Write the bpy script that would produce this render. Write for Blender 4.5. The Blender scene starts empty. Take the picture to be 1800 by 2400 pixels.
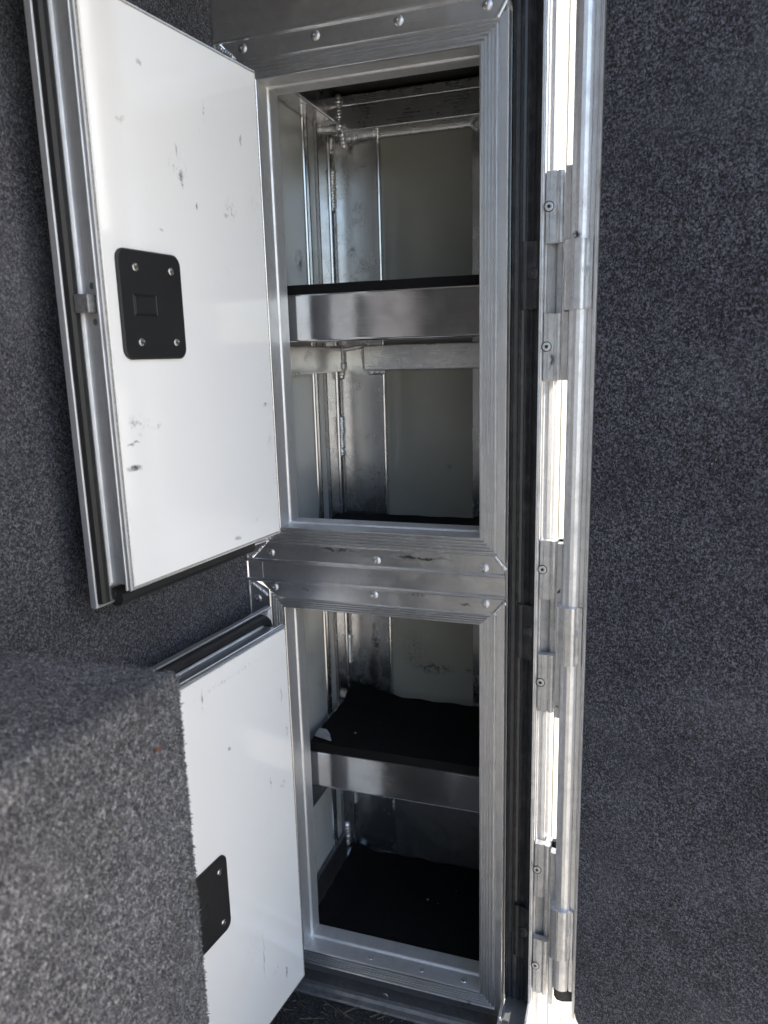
import bpy, bmesh, math, random
from mathutils import Vector, Matrix
R = math.radians
rnd = random.Random(7)
S = bpy.context.scene
COL = S.collection

# ------------------------------------------------------------------ camera
cam_d = bpy.data.cameras.new("camera")
cam = bpy.data.objects.new("camera", cam_d)
COL.objects.link(cam)
S.camera = cam
YAW, PITCH, ROLL = R(18.798), R(11.819), R(-1.516)
fw = Vector((-math.sin(YAW)*math.cos(PITCH), math.cos(YAW)*math.cos(PITCH), -math.sin(PITCH)))
rt = Vector((math.cos(YAW), math.sin(YAW), 0))
up = rt.cross(fw)
r2 = rt*math.cos(ROLL) + up*math.sin(ROLL)
u2 = -rt*math.sin(ROLL) + up*math.cos(ROLL)
m = Matrix((r2, u2, -fw)).transposed().to_4x4()
m.translation = Vector((0.2015, -1.0, 1.08))
cam.matrix_world = m
cam_d.sensor_width = 36.0
cam_d.lens = 1750/2400*36.0
cam_d.clip_start = 0.02
cam_d.clip_end = 500
cam_d.dof.use_dof = True
cam_d.dof.focus_distance = 1.08
cam_d.dof.aperture_fstop = 5.6

# ------------------------------------------------------------------ light
SUN_EL, SUN_AZ = R(33), R(74)            # azimuth clockwise from +Y
W = bpy.data.worlds.new("World")
S.world = W
W.use_nodes = True
nt = W.node_tree
bg = nt.nodes["Background"]
sky = nt.nodes.new("ShaderNodeTexSky")
sky.sky_type = 'NISHITA'
sky.sun_disc = False
sky.sun_elevation = SUN_EL
sky.sun_rotation = SUN_AZ
sky.dust_density = 2.2
sky.air_density = 1.0
sky.ozone_density = 1.0
nt.links.new(sky.outputs[0], bg.inputs[0])
bg.inputs[1].default_value = 0.15
sd = bpy.data.lights.new("sun", 'SUN')
sd.energy = 3.2
sd.angle = R(0.5)
sd.color = (1.0, 0.95, 0.87)
so = bpy.data.objects.new("sun", sd)
COL.objects.link(so)
sv = Vector((math.sin(SUN_AZ)*math.cos(SUN_EL), math.cos(SUN_AZ)*math.cos(SUN_EL), math.sin(SUN_EL)))
so.rotation_euler = sv.to_track_quat('Z', 'Y').to_euler()
so.location = (3, 3, 4)
S.view_settings.view_transform = 'Standard'
S.view_settings.look = 'None'
S.view_settings.gamma = 1
S.view_settings.exposure = 1.72
S.cycles.max_bounces = 10
S.cycles.diffuse_bounces = 6
S.cycles.glossy_bounces = 6

# ------------------------------------------------------------------ materials
class NT:
    def __init__(self, name):
        self.mat = bpy.data.materials.new(name)
        self.mat.use_nodes = True
        self.t = self.mat.node_tree
        self.b = self.t.nodes["Principled BSDF"]
        self.co = self.n("ShaderNodeTexCoord").outputs["Object"]
    def n(self, ty, **kw):
        o = self.t.nodes.new(ty)
        for k, v in kw.items():
            setattr(o, k, v)
        return o
    def l(self, a, b):
        self.t.links.new(a, b)
    def put(self, sock, v):
        if hasattr(v, "is_linked"):
            self.l(v, sock)
        elif isinstance(v, (tuple, list)) and len(v) == 3 and sock.type == 'RGBA':
            sock.default_value = (*v, 1)
        else:
            sock.default_value = v
    def mapv(self, scale=(1, 1, 1), loc=(0, 0, 0), rot=(0, 0, 0), src=None):
        o = self.n("ShaderNodeMapping")
        o.inputs["Location"].default_value = loc
        o.inputs["Rotation"].default_value = rot
        o.inputs["Scale"].default_value = scale
        self.l(src or self.co, o.inputs[0])
        return o.outputs[0]
    def noise(self, vec, scale=1.0, detail=2.0, rough=0.5, dist=0.0):
        o = self.n("ShaderNodeTexNoise")
        self.l(vec, o.inputs["Vector"])
        o.inputs["Scale"].default_value = scale
        o.inputs["Detail"].default_value = detail
        o.inputs["Roughness"].default_value = rough
        o.inputs["Distortion"].default_value = dist
        return o.outputs["Fac"]
    def rng(self, v, a, b, c=0.0, d=1.0, smooth=False):
        o = self.n("ShaderNodeMapRange")
        if smooth:
            o.interpolation_type = 'SMOOTHSTEP'
        self.l(v, o.inputs[0])
        for i, x in enumerate((a, b, c, d)):
            o.inputs[i+1].default_value = x
        return o.outputs[0]
    def mth(self, op, a, b=0.0, clamp=False):
        o = self.n("ShaderNodeMath", operation=op, use_clamp=clamp)
        self.put(o.inputs[0], a)
        self.put(o.inputs[1], b)
        return o.outputs[0]
    def mix(self, f, a, b):
        o = self.n("ShaderNodeMix", data_type='RGBA')
        self.put(o.inputs[0], f)
        self.put(o.inputs[6], a)
        self.put(o.inputs[7], b)
        return o.outputs[2]
    def mixf(self, f, a, b):
        o = self.n("ShaderNodeMix", data_type='FLOAT')
        self.put(o.inputs[0], f)
        self.put(o.inputs[2], a)
        self.put(o.inputs[3], b)
        return o.outputs[0]
    def bump(self, h, strength=0.2, dist=0.001, prev=None):
        o = self.n("ShaderNodeBump")
        o.inputs["Strength"].default_value = strength
        o.inputs["Distance"].default_value = dist
        self.l(h, o.inputs["Height"])
        if prev:
            self.l(prev, o.inputs["Normal"])
        return o.outputs[0]
    def smudges(self, lst, seed=0.0):
        """lst of (centre, radii, density, grain): dirt marks of given place and size"""
        tot = None
        wob = self.n("ShaderNodeTexNoise")
        self.l(self.co, wob.inputs["Vector"])
        wob.inputs["Scale"].default_value = 70
        wob.inputs["Detail"].default_value = 3
        wv = self.n("ShaderNodeVectorMath", operation='SUBTRACT')
        self.l(wob.outputs["Color"], wv.inputs[0])
        wv.inputs[1].default_value = (0.5, 0.5, 0.5)
        ws = self.n("ShaderNodeVectorMath", operation='SCALE')
        self.l(wv.outputs[0], ws.inputs[0])
        ws.inputs["Scale"].default_value = 0.014
        wa = self.n("ShaderNodeVectorMath", operation='ADD')
        self.l(ws.outputs[0], wa.inputs[0])
        self.l(self.co, wa.inputs[1])
        g1 = self.noise(self.mapv((1.3, 1, 0.42), (seed, 0, 0), (0, 0.5, 0)), 230, 4, 0.7, 1.6)
        g2 = self.noise(self.mapv((1, 1, 1), (seed, 3, 0)), 90, 4, 0.7)
        for c, rad, dens, th in lst:
            s = [1/x for x in rad]
            v = self.mapv(s, [-c[i]*s[i] for i in range(3)], src=wa.outputs[0])
            ln = self.n("ShaderNodeVectorMath", operation='LENGTH')
            self.l(v, ln.inputs[0])
            f = self.rng(ln.outputs["Value"], 0.25, 1.0, 1.0, 0.0, True)
            gg = self.rng(g1 if th > 0 else g2, abs(th), abs(th)+0.12, 0, 1)
            f = self.mth('MULTIPLY', self.mth('MULTIPLY', f, gg), dens)
            tot = f if tot is None else self.mth('MAXIMUM', tot, f)
        return tot
    def setp(self, **kw):
        for k, v in kw.items():
            self.put(self.b.inputs[k.replace("_", " ")], v)
        return self.mat

def aluminium(name, axis='z', base=0.62, rough=0.34, tarnish=0.35, seed=0.0, marks=None, warm=0.0, grit=0.0, mottle=0.0):
    t = NT(name)
    st = {'x': (5, 700, 700), 'y': (700, 5, 700), 'z': (700, 700, 5)}[axis]
    streak = t.noise(t.mapv(st, (seed, seed, 0)), 1.0, 3, 0.6)
    st2 = {'x': (1.2, 120, 120), 'y': (120, 1.2, 120), 'z': (120, 120, 1.2)}[axis]
    streak2 = t.noise(t.mapv(st2, (0, seed, seed)), 1.0, 2, 0.5)
    blotch = t.noise(t.mapv((1, 1, 1), (seed*3, 0, seed)), 28, 5, 0.65)
    fine = t.noise(t.mapv((1, 1, 1), (seed, 0, 0)), 330, 4, 0.7)
    tar = t.mth('MULTIPLY', t.rng(blotch, 0.46, 0.72), tarnish)
    b1 = (base*1.0, base*1.005, base*1.02)
    c = t.mix(t.rng(streak, 0.3, 0.7), tuple(x*0.95 for x in b1), tuple(min(1, x*1.05) for x in b1))
    c = t.mix(t.mth('MULTIPLY', t.rng(streak2, 0.4, 0.75), 0.22), c, tuple(x*0.78 for x in b1))
    c = t.mix(tar, c, (base*0.55+warm*0.04, base*0.55, base*0.55-warm*0.03))
    c = t.mix(t.mth('MULTIPLY', t.rng(fine, 0.62, 0.74), 0.3+grit), c, (0.16, 0.155, 0.15))
    if mottle:
        mo = t.noise(t.mapv((1, 1, 0.6) if axis == 'z' else (0.6, 1, 1), (seed, 1, 2)), 150, 4, 0.75)
        c = t.mix(t.mth('MULTIPLY', t.rng(mo, 0.44, 0.68), mottle), c, (base*0.38, base*0.37, base*0.36))
        mo2 = t.noise(t.mapv((1, 1, 1), (seed, 5, 2)), 34, 3, 0.6)
        c = t.mix(t.mth('MULTIPLY', t.rng(mo2, 0.5, 0.75), mottle*0.7), c, (base*0.45, base*0.43, base*0.40))
    ro = t.mth('ADD', t.rng(streak, 0.2, 0.8, rough-0.03, rough+0.05), t.mth('MULTIPLY', tar, 0.35))
    met = 0.97
    if marks:
        k = t.smudges(marks, seed)
        c = t.mix(k, c, (0.008, 0.008, 0.009))
        t.put(t.b.inputs['Specular IOR Level'], t.mth('SUBTRACT', 0.5, t.mth('MULTIPLY', k, 0.45)))
        ro = t.mixf(k, ro, 0.6)
    n1 = t.bump(streak, 0.02, 0.0001)
    n2 = t.bump(blotch, 0.05, 0.0006, n1)
    return t.setp(Base_Color=c, Roughness=ro, Metallic=met, Normal=n2)

def white_panel(name, base=(0.80, 0.81, 0.80), rough=0.1, marks=None, seed=0.0, grime=0.25):
    t = NT(name)
    g = t.noise(t.mapv((1, 1, 1), (seed, 0, 0)), 9, 5, 0.6)
    c = t.mix(t.mth('MULTIPLY', t.rng(g, 0.45, 0.75), grime), base, (base[0]*0.86, base[1]*0.87, base[2]*0.86))
    f2 = t.noise(t.mapv((1, 1, 1), (0, seed, 0)), 420, 3, 0.7)
    g2 = t.noise(t.mapv((1, 1, 1), (0, seed, 4)), 24, 2, 0.5)
    sp = t.mth('MULTIPLY', t.rng(f2, 0.70, 0.76), t.rng(g2, 0.55, 0.7))
    c = t.mix(t.mth('MULTIPLY', sp, 0.6), c, (0.3, 0.3, 0.29))
    ro = t.rng(g, 0.3, 0.7, rough, rough+0.09)
    if marks:
        k = t.smudges(marks, seed)
        c = t.mix(k, c, (0.05, 0.052, 0.052))
        ro = t.mixf(k, ro, 0.55)
    w = t.noise(t.mapv((1, 1, 0.6)), 14, 2, 0.5)
    nb = t.bump(w, 0.06, 0.002)
    return t.setp(Base_Color=c, Roughness=ro, Normal=nb)

def carpet(name, lo=(0.009, 0.0092, 0.0115), hi=(0.19, 0.193, 0.226), scale=500, tint=0.0, bright=0.5):
    t = NT(name)
    wob = t.noise(t.co, 60, 2, 0.5)
    a = t.noise(t.mapv((1, 1, 0.75)), scale, 3, 0.75, 0.6)
    b = t.noise(t.mapv((1, 1, 1.3), (5, 2, 1)), scale*0.42, 3, 0.7, 0.8)
    big = t.noise(t.mapv((1, 1, 1), (1, 7, 1)), 11, 4, 0.6)
    h = t.mth('ADD', t.mth('MULTIPLY', a, 0.62), t.mth('MULTIPLY', b, 0.38))
    f = t.rng(h, 0.45, 0.60, 0, 1)
    f = t.mth('POWER', f, 1.5)
    c = t.mix(f, lo, hi)
    c = t.mix(t.rng(big, 0.38, 0.68, 0.0, 0.38), c, tuple(x*0.7 for x in lo))
    pale = t.noise(t.mapv((1, 1, 1), (3, 1, 6)), 5.5, 5, 0.65)
    c = t.mix(t.rng(pale, 0.5, 0.75, 0.0, 0.22), c, hi)
    tip = t.noise(t.mapv((1, 1, 0.5), (4, 2, 8), (0.5, 0.8, 0.3)), scale*1.5, 2, 0.6, 1.0)
    c = t.mix(t.rng(tip, 0.62, 0.72, 0, 0.75), c, tuple(min(0.6, x*1.7) for x in hi))
    col = t.noise(t.mapv((1, 1, 1), (9, 9, 2)), scale*0.8, 1, 0.5)
    c = t.mix(t.rng(col, 0.62, 0.74, 0, 0.35), c, (hi[0]*0.95, hi[1]*0.9, hi[2]*1.15))
    n1 = t.bump(h, 0.9, 0.0035)
    t.b.inputs["Specular IOR Level"].default_value = 0.12
    t.b.inputs["Sheen Weight"].default_value = 0.12
    t.b.inputs["Sheen Roughness"].default_value = 0.6
    return t.setp(Base_Color=c, Roughness=0.95, Normal=n1)

def rubber(name, base=0.018, rough=0.5, dust=0.15, axis='z', tint=(1, 1.02, 1.12)):
    t = NT(name)
    st = {'x': (8, 300, 300), 'y': (300, 8, 300), 'z': (300, 300, 8)}[axis]
    s = t.noise(t.mapv(st), 1, 3, 0.6)
    g = t.noise(t.co, 60, 5, 0.7)
    d = t.mth('MULTIPLY', t.mth('MULTIPLY', t.rng(g, 0.45, 0.75), t.rng(s, 0.3, 0.7, 0.4, 1)), dust)
    c = t.mix(d, tuple(base*x for x in tint), (0.16, 0.16, 0.165))
    nb = t.bump(g, 0.1, 0.0006)
    return t.setp(Base_Color=c, Roughness=t.mth('ADD', rough, t.mth('MULTIPLY', d, 0.6)), Normal=nb)

def plain(name, col, rough=0.5, metallic=0.0, var=0.15, scale=80):
    t = NT(name)
    g = t.noise(t.co, scale, 4, 0.6)
    c = t.mix(t.rng(g, 0.3, 0.7), tuple(x*(1-var) for x in col), tuple(min(1, x*(1+var)) for x in col))
    return t.setp(Base_Color=c, Roughness=t.rng(g, 0.3, 0.7, max(0.02, rough-0.06), rough+0.06), Metallic=metallic)

# ------------------------------------------------------------------ mesh helpers
def link(name, bm, mat, parent=None, smooth=False, bevel=0.0):
    me = bpy.data.meshes.new(name)
    bmesh.ops.recalc_face_normals(bm, faces=bm.faces)
    bm.to_mesh(me)
    bm.free()
    if smooth:
        for p in me.polygons:
            p.use_smooth = True
    o = bpy.data.objects.new(name, me)
    COL.objects.link(o)
    for mm in (mat if isinstance(mat, (list, tuple)) else [mat]):
        me.materials.append(mm)
    if parent:
        o.parent = parent
    if bevel:
        b = o.modifiers.new("bevel", 'BEVEL')
        b.width = bevel
        b.segments = 2
        b.limit_method = 'ANGLE'
        b.angle_limit = R(35)
    return o

def thing(name, label, cat, loc=(0, 0, 0), rz=0.0, group=None):
    o = bpy.data.objects.new(name, None)
    o.empty_display_size = 0.05
    COL.objects.link(o)
    o.location = loc
    o.rotation_euler = (0, 0, rz)
    tag(o, label, cat, group)
    return o

def tag(o, label=None, cat=None, group=None, kind=None):
    if label: o["label"] = label
    if cat: o["category"] = cat
    if group: o["group"] = group
    if kind or cat: o["kind"] = kind or "thing"
    return o

def box(bm, x0, x1, y0, y1, z0, z1):
    v = [bm.verts.new(p) for p in ((x0, y0, z0), (x1, y0, z0), (x1, y1, z0), (x0, y1, z0),
                                   (x0, y0, z1), (x1, y0, z1), (x1, y1, z1), (x0, y1, z1))]
    for f in ((0, 3, 2, 1), (4, 5, 6, 7), (0, 1, 5, 4), (1, 2, 6, 5), (2, 3, 7, 6), (3, 0, 4, 7)):
        bm.faces.new([v[i] for i in f])
    return bm

def boxo(name, mat, parent, *a, bevel=0.0):
    return link(name, box(bmesh.new(), *a), mat, parent, bevel=bevel)

def extrude_z(bm, pts, z0, z1, closed=True, caps=True):
    lo = [bm.verts.new((p[0], p[1], z0)) for p in pts]
    hi = [bm.verts.new((p[0], p[1], z1)) for p in pts]
    n = len(pts)
    for i in range(n if closed else n-1):
        j = (i+1) % n
        bm.faces.new((lo[i], lo[j], hi[j], hi[i]))
    if closed and caps:
        bm.faces.new(lo[::-1])
        bm.faces.new(hi)
    return bm

def extrude_x(bm, pts, x0, x1, closed=True):
    lo = [bm.verts.new((x0, p[0], p[1])) for p in pts]
    hi = [bm.verts.new((x1, p[0], p[1])) for p in pts]
    n = len(pts)
    for i in range(n if closed else n-1):
        j = (i+1) % n
        bm.faces.new((lo[i], lo[j], hi[j], hi[i]))
    if closed:
        bm.faces.new(lo[::-1])
        bm.faces.new(hi)
    return bm

def rail(side, rect, prof, climb=None):
    """One mitred rail of a rectangular ring. prof: list of (e outward, y)."""
    x0, x1, z0, z1 = rect
    bm = bmesh.new()
    rows = []
    for p in prof:
        e, y = p[0], p[1]
        ea = p[2] if len(p) > 2 else e      # extension at first end
        eb = p[3] if len(p) > 3 else e      # extension at second end
        if side == 'top':
            a, b = (x0-ea, y, z1+e), (x1+eb, y, z1+e)
        elif side == 'bottom':
            a, b = (x0-ea, y, z0-e), (x1+eb, y, z0-e)
        elif side == 'left':
            a, b = (x0-e, y, z0-ea), (x0-e, y, z1+eb)
        else:
            a, b = (x1+e, y, z0-ea), (x1+e, y, z1+eb)
        rows.append((bm.verts.new(a), bm.verts.new(b)))
    for i in range(len(rows)-1):
        bm.faces.new((rows[i][0], rows[i][1], rows[i+1][1], rows[i+1][0]))
    return bm

def ring(rect, prof):
    bm = bmesh.new()
    x0, x1, z0, z1 = rect
    rows = []
    for e, y in prof:
        rows.append([bm.verts.new(p) for p in ((x0-e, y, z0-e), (x1+e, y, z0-e), (x1+e, y, z1+e), (x0-e, y, z1+e))])
    for i in range(len(rows)-1):
        for k in range(4):
            j = (k+1) % 4
            bm.faces.new((rows[i][k], rows[i][j], rows[i+1][j], rows[i+1][k]))
    return bm

def sweep(path, sec, caps=True):
    """path: (x, z) points in a plane; sec: closed (e, y) section; e = to the left of travel."""
    bm = bmesh.new()
    P = [Vector(p) for p in path]
    rows = []
    for i, p in enumerate(P):
        a = (P[i]-P[i-1]).normalized() if i else None
        b = (P[i+1]-P[i]).normalized() if i < len(P)-1 else None
        if a is None: a = b
        if b is None: b = a
        t = (a+b).normalized()
        nn = Vector((-t.y, t.x))
        k = 1/max(0.5, nn.dot(Vector((-a.y, a.x))))
        rows.append([bm.verts.new((p.x+nn.x*e*k, y, p.y+nn.y*e*k)) for e, y in sec])
    n = len(sec)
    for i in range(len(rows)-1):
        for k in range(n):
            j = (k+1) % n
            bm.faces.new((rows[i][k], rows[i][j], rows[i+1][j], rows[i+1][k]))
    if caps:
        bm.faces.new(rows[0][::-1])
        bm.faces.new(rows[-1])
    return bm

def basis(n, upv=(0, 0, 1)):
    n = Vector(n).normalized()
    u = Vector(upv)
    if abs(n.dot(u)) > 0.95: u = Vector((0, 1, 0))
    a = u.cross(n).normalized()
    b = n.cross(a)
    return a, b, n

def lathe(bm, c, n, prof, seg=20):
    """prof: (radius, height along n)"""
    a, b, n = basis(n)
    c = Vector(c)
    rows = []
    for r, h in prof:
        if r <= 1e-6:
            rows.append([bm.verts.new(c+n*h)])
        else:
            rows.append([bm.verts.new(c+n*h+(a*math.cos(2*math.pi*k/seg)+b*math.sin(2*math.pi*k/seg))*r) for k in range(seg)])
    for i in range(len(rows)-1):
        A, B = rows[i], rows[i+1]
        for k in range(seg):
            j = (k+1) % seg
            if len(A) == 1 and len(B) == 1: continue
            if len(A) == 1: bm.faces.new((A[0], B[j], B[k]))
            elif len(B) == 1: bm.faces.new((A[k], A[j], B[0]))
            else: bm.faces.new((A[k], A[j], B[j], B[k]))
    return bm

def rivet(c, n, mat, parent, r=0.0063, h=0.0034, name='rivet'):
    prof = [(r*1.04, 0), (r, h*0.25)]
    for k in range(1, 7):
        t = k/7*math.pi/2
        prof.append((r*math.cos(t), h*(0.25+0.75*math.sin(t))))
    prof += [(r*0.2, h*0.99), (r*0.13, h*0.7), (0, h*0.66)]
    return link(name, lathe(bmesh.new(), c, n, prof), mat, parent, smooth=True)

def screw(c, n, mat, parent, r=0.0045, h=0.002, dark=None, name='screw'):
    bm = lathe(bmesh.new(), c, n, [(r*1.02, 0), (r, h*0.4), (r*0.8, h*0.85), (r*0.45, h), (r*0.36, h*0.95), (r*0.2, h*0.1), (0, 0)], 18)
    a, b, nn = basis(n)
    # cross recess drawn as flat dark tabs for the shade inside it
    for d1, d2 in ((a, b), (b, a)):
        for s in (-1, 1):
            q = Vector(c)+d1*s*r*0.36+nn*h*0.9
            vs = [bm.verts.new(q+d1*i*r*0.2+d2*j*r*0.1+nn*(0.0002)) for i, j in ((-1, -1), (1, -1), (1, 1), (-1, 1))]
            f = bm.faces.new(vs)
            f.material_index = 1
    return link(name, bm, [mat, dark or mat], parent, smooth=False)

def weld(pts, w, nrm, mat, parent, h=0.5, pitch=0.42, name='weld_bead', flat=1.0):
    """Ripple bead: overlapping flattened domes along a polyline."""
    bm = bmesh.new()
    P = [Vector(p) for p in pts]
    nrm = Vector(nrm).normalized()
    prev = P[0]
    for i in range(len(P)-1):
        d = P[i+1]-P[i]
        L = d.length
        d = d.normalized()
        cr = nrm.cross(d)
        n = max(2, int(L/(w*pitch)))
        w = w*1.0
        for k in range(n+1):
            c = P[i]+d*(L*k/n)+cr*rnd.uniform(-1, 1)*w*0.07
            s = w*rnd.uniform(0.44, 0.56)
            lift = nrm*(w*0.04*rnd.random())
            tilt = (nrm*1.0+d*0.55).normalized()
            m4 = Matrix((cr*s, d*s*0.85, tilt*s*h)).transposed().to_4x4()
            m4.translation = c+lift
            bmesh.ops.create_uvsphere(bm, u_segments=10, v_segments=6, radius=1.0, matrix=m4)
    return link(name, bm, mat, parent, smooth=True)

def rrect(x0, x1, z0, z1, r, seg=6):
    pts = []
    for cx, cz, a0 in ((x1-r, z1-r, 0), (x0+r, z1-r, 90), (x0+r, z0+r, 180), (x1-r, z0+r, 270)):
        for k in range(seg+1):
            a = R(a0+90*k/seg)
            pts.append((cx+r*math.cos(a), cz+r*math.sin(a)))
    return pts

def plate_xz(pts, y0, y1, bev=0.0012):
    """rounded plate: outline pts (x,z), back at y0, front at y1 (front towards y1) with a bevelled front edge"""
    bm = bmesh.new()
    cx = sum(p[0] for p in pts)/len(pts); cz = sum(p[1] for p in pts)/len(pts)
    s = 1 if y1 > y0 else -1
    def off(d):
        out = []
        for p in pts:
            v = Vector((p[0]-cx, p[1]-cz))
            sx = 1 - d/max(1e-6, abs(max(q[0] for q in pts)-cx))
            sz = 1 - d/max(1e-6, abs(max(q[1] for q in pts)-cz))
            out.append((cx+v.x*sx, cz+v.y*sz))
        return out
    rows = []
    for q, y in ((pts, y0), (pts, y1-s*bev), (off(bev), y1)):
        rows.append([bm.verts.new((p[0], y, p[1])) for p in q])
    n = len(pts)
    for i in range(2):
        for k in range(n):
            j = (k+1) % n
            bm.faces.new((rows[i][k], rows[i][j], rows[i+1][j], rows[i+1][k]))
    bm.faces.new(rows[0]); bm.faces.new(rows[2])
    return bm

# ------------------------------------------------------------------ shared materials
AL_X = aluminium("aluminium_along_x", 'x', 0.78, 0.30, 0.4, 1.3, warm=0.4, mottle=0.08,
                 marks=[((-0.215, 0, 0.797), (0.05, 0.03, 0.0035), 0.95, -0.35),
                        ((-0.09, 0, 0.7925), (0.06, 0.03, 0.004), 0.95, -0.35),
                        ((-0.095, 0, 0.735), (0.028, 0.03, 0.006), 0.8, -0.46),
                        ((-0.02, 0, 0.727), (0.012, 0.03, 0.003), 0.8, -0.35),
                        ((-0.165, 0, 0.757), (0.006, 0.03, 0.004), 0.7, -0.45),
                        ((-0.27, 0, 0.731), (0.008, 0.03, 0.004), 0.5, -0.45),
                        ((-0.12, 0, 0.03), (0.06, 0.05, 0.012), 0.7, -0.5),
                        ((-0.02, 0, 0.05), (0.02, 0.05, 0.006), 0.7, -0.5)])
AL_Z = aluminium("aluminium_along_z", 'z', 0.76, 0.34, 0.35, 4.1)
def satin(mat, metal=0.78):
    b = mat.node_tree.nodes["Principled BSDF"]
    for l in list(b.inputs["Metallic"].links):
        mat.node_tree.links.remove(l)
    b.inputs["Metallic"].default_value = metal
    return mat
AL_SX = satin(aluminium("satin_aluminium_along_x", 'x', 0.74, 0.46, 0.4, 31.0, warm=0.3))
AL_SZ = satin(aluminium("satin_aluminium_along_z", 'z', 0.76, 0.46, 0.3, 32.0, warm=0.3))
AL_DOOR = aluminium("aluminium_door_edge", 'z', 0.86, 0.5, 0.3, 2.2)
AL_DOORX = aluminium("aluminium_door_edge_long", 'x', 0.70, 0.32, 0.3, 2.7)
satin(AL_DOOR, 0.8); satin(AL_DOORX, 0.88)
AL_JAMB = aluminium("aluminium_jamb", 'z', 0.84, 0.46, 0.5, 6.6, grit=0.2, warm=0.6, mottle=0.16,
                    marks=[((0.130, -0.042, 1.235), (0.012, 0.02, 0.03), 0.9, 0.57), ((0.126, -0.042, 1.214), (0.006, 0.02, 0.006), 0.9, -0.4),
                           ((0.134, -0.042, 0.42), (0.012, 0.02, 0.2), 0.8, 0.68), ((0.113, -0.02, 0.3), (0.008, 0.02, 0.1), 0.9, 0.62), ((0.113, -0.02, 0.16), (0.008, 0.02, 0.06), 0.9, 0.58),
                           ((0.114, -0.02, 0.765), (0.004, 0.02, 0.003), 0.95, -0.3), ((0.114, -0.02, 0.60), (0.004, 0.02, 0.003), 0.95, -0.3)])
satin(AL_JAMB, 0.9)
AL_HINGE = aluminium("aluminium_hinge", 'z', 0.80, 0.40, 0.6, 8.8, grit=0.35, mottle=0.32,
                     marks=[((0.096, -0.005, 0.33), (0.014, 0.02, 0.06), 0.95, 0.63), ((0.098, -0.005, 0.16), (0.012, 0.02, 0.06), 0.95, 0.61),
                            ((0.095, -0.005, 1.07), (0.003, 0.02, 0.02), 0.8, -0.4), ((0.12, -0.045, 1.17), (0.012, 0.02, 0.03), 0.5, 0.62)])
satin(AL_HINGE, 0.92)
AL_IN = aluminium("aluminium_interior", 'z', 0.68, 0.21, 0.3, 9.4, warm=0.8,
                  marks=[((-0.262, 0.29, 0.85), (0.03, 0.04, 0.035), 0.85, 0.56),
                         ((-0.25, 0.29, 0.868), (0.02, 0.04, 0.018), 0.9, 0.5),
                         ((-0.262, 0.29, 1.235), (0.022, 0.04, 0.016), 0.8, 0.52),
                         ((-0.29, 0.29, 1.262), (0.012, 0.04, 0.01), 0.6, -0.45),
                         ((-0.272, 0.29, 0.468), (0.022, 0.04, 0.075), 0.97, -0.25), ((-0.272, 0.29, 0.44), (0.05, 0.04, 0.03), 0.95, -0.3),
                         ((-0.266, 0.29, 0.53), (0.012, 0.04, 0.06), 0.8, -0.42),
                         ((-0.3, 0.29, 0.45), (0.03, 0.04, 0.02), 0.9, -0.35),
                         ((-0.26, 0.29, 0.6), (0.02, 0.04, 0.02), 0.8, -0.5)])
AL_INX = aluminium("aluminium_interior_beam", 'x', 0.72, 0.26, 0.3, 3.4, warm=0.7)
AL_INY = aluminium("aluminium_interior_beam_deep", 'y', 0.60, 0.2, 0.3, 5.4, warm=0.7)
AL_LIP = aluminium("aluminium_shelf_lip", 'x', 0.66, 0.10, 0.25, 7.7,
                   marks=[((-0.16, 0.07, 1.13), (0.09, 0.03, 0.03), 0.6, 0.63), ((-0.05, 0.07, 1.15), (0.05, 0.03, 0.02), 0.5, 0.63), ((-0.06, 0.07, 0.375), (0.07, 0.03, 0.02), 0.5, 0.63),
                          ((-0.2, 0.07, 0.385), (0.05, 0.03, 0.03), 0.5, 0.66)])
WELD = aluminium("weld_metal", 'z', 0.78, 0.38, 0.3, 11.0)
RIVET = aluminium("rivet_metal", 'z', 0.62, 0.36, 0.35, 12.0)
SHADED_IN = white_panel("shaded_interior_panel", (0.36, 0.37, 0.36), 0.12, seed=2.0,  # white panels; the compartment's shade is put into a darker base colour
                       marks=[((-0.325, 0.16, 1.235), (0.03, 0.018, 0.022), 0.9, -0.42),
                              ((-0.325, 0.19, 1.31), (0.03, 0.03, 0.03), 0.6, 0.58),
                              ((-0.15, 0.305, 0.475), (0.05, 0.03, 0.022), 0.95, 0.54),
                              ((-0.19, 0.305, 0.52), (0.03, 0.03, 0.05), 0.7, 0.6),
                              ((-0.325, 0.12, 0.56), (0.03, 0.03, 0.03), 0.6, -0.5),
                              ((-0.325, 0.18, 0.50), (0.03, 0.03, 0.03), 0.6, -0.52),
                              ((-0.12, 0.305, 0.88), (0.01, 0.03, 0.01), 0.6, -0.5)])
CARPET = carpet("grey_carpet")
CARPET_BOX = carpet("lightened_carpet_box", (0.03, 0.0305, 0.035), (0.31, 0.312, 0.325), 290)  # same carpet as the wall, lightened to carry the doorway light
CARPET_DARK = carpet("dark_floor_carpet", (0.008, 0.008, 0.009), (0.06, 0.058, 0.055), 260)
RUB = rubber("black_rubber", 0.009, 0.55, 0.08)
RUB_COVER = rubber("worn_cover_rubber", 0.012, 0.45, 0.28)
RUB_SEAL = rubber("dark_weatherstrip", 0.02, 0.34, 0.35)
MAT_RUB = rubber("rubber_mat", 0.0028, 0.8, 0.03, 'x')
MAT_RUB.node_tree.nodes['Principled BSDF'].inputs['Specular IOR Level'].default_value = 0.2
BLACK = plain("black_plastic", (0.008, 0.0083, 0.0095), 0.46, 0, 0.12, 240)
SCREW = plain("screw_steel", (0.55, 0.54, 0.52), 0.25, 1.0, 0.2, 300)
DARKM = plain("recess_shade", (0.03, 0.03, 0.03), 0.6, 0.3)  # dark colour standing for the shade in screw recesses and hinge gaps
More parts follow.
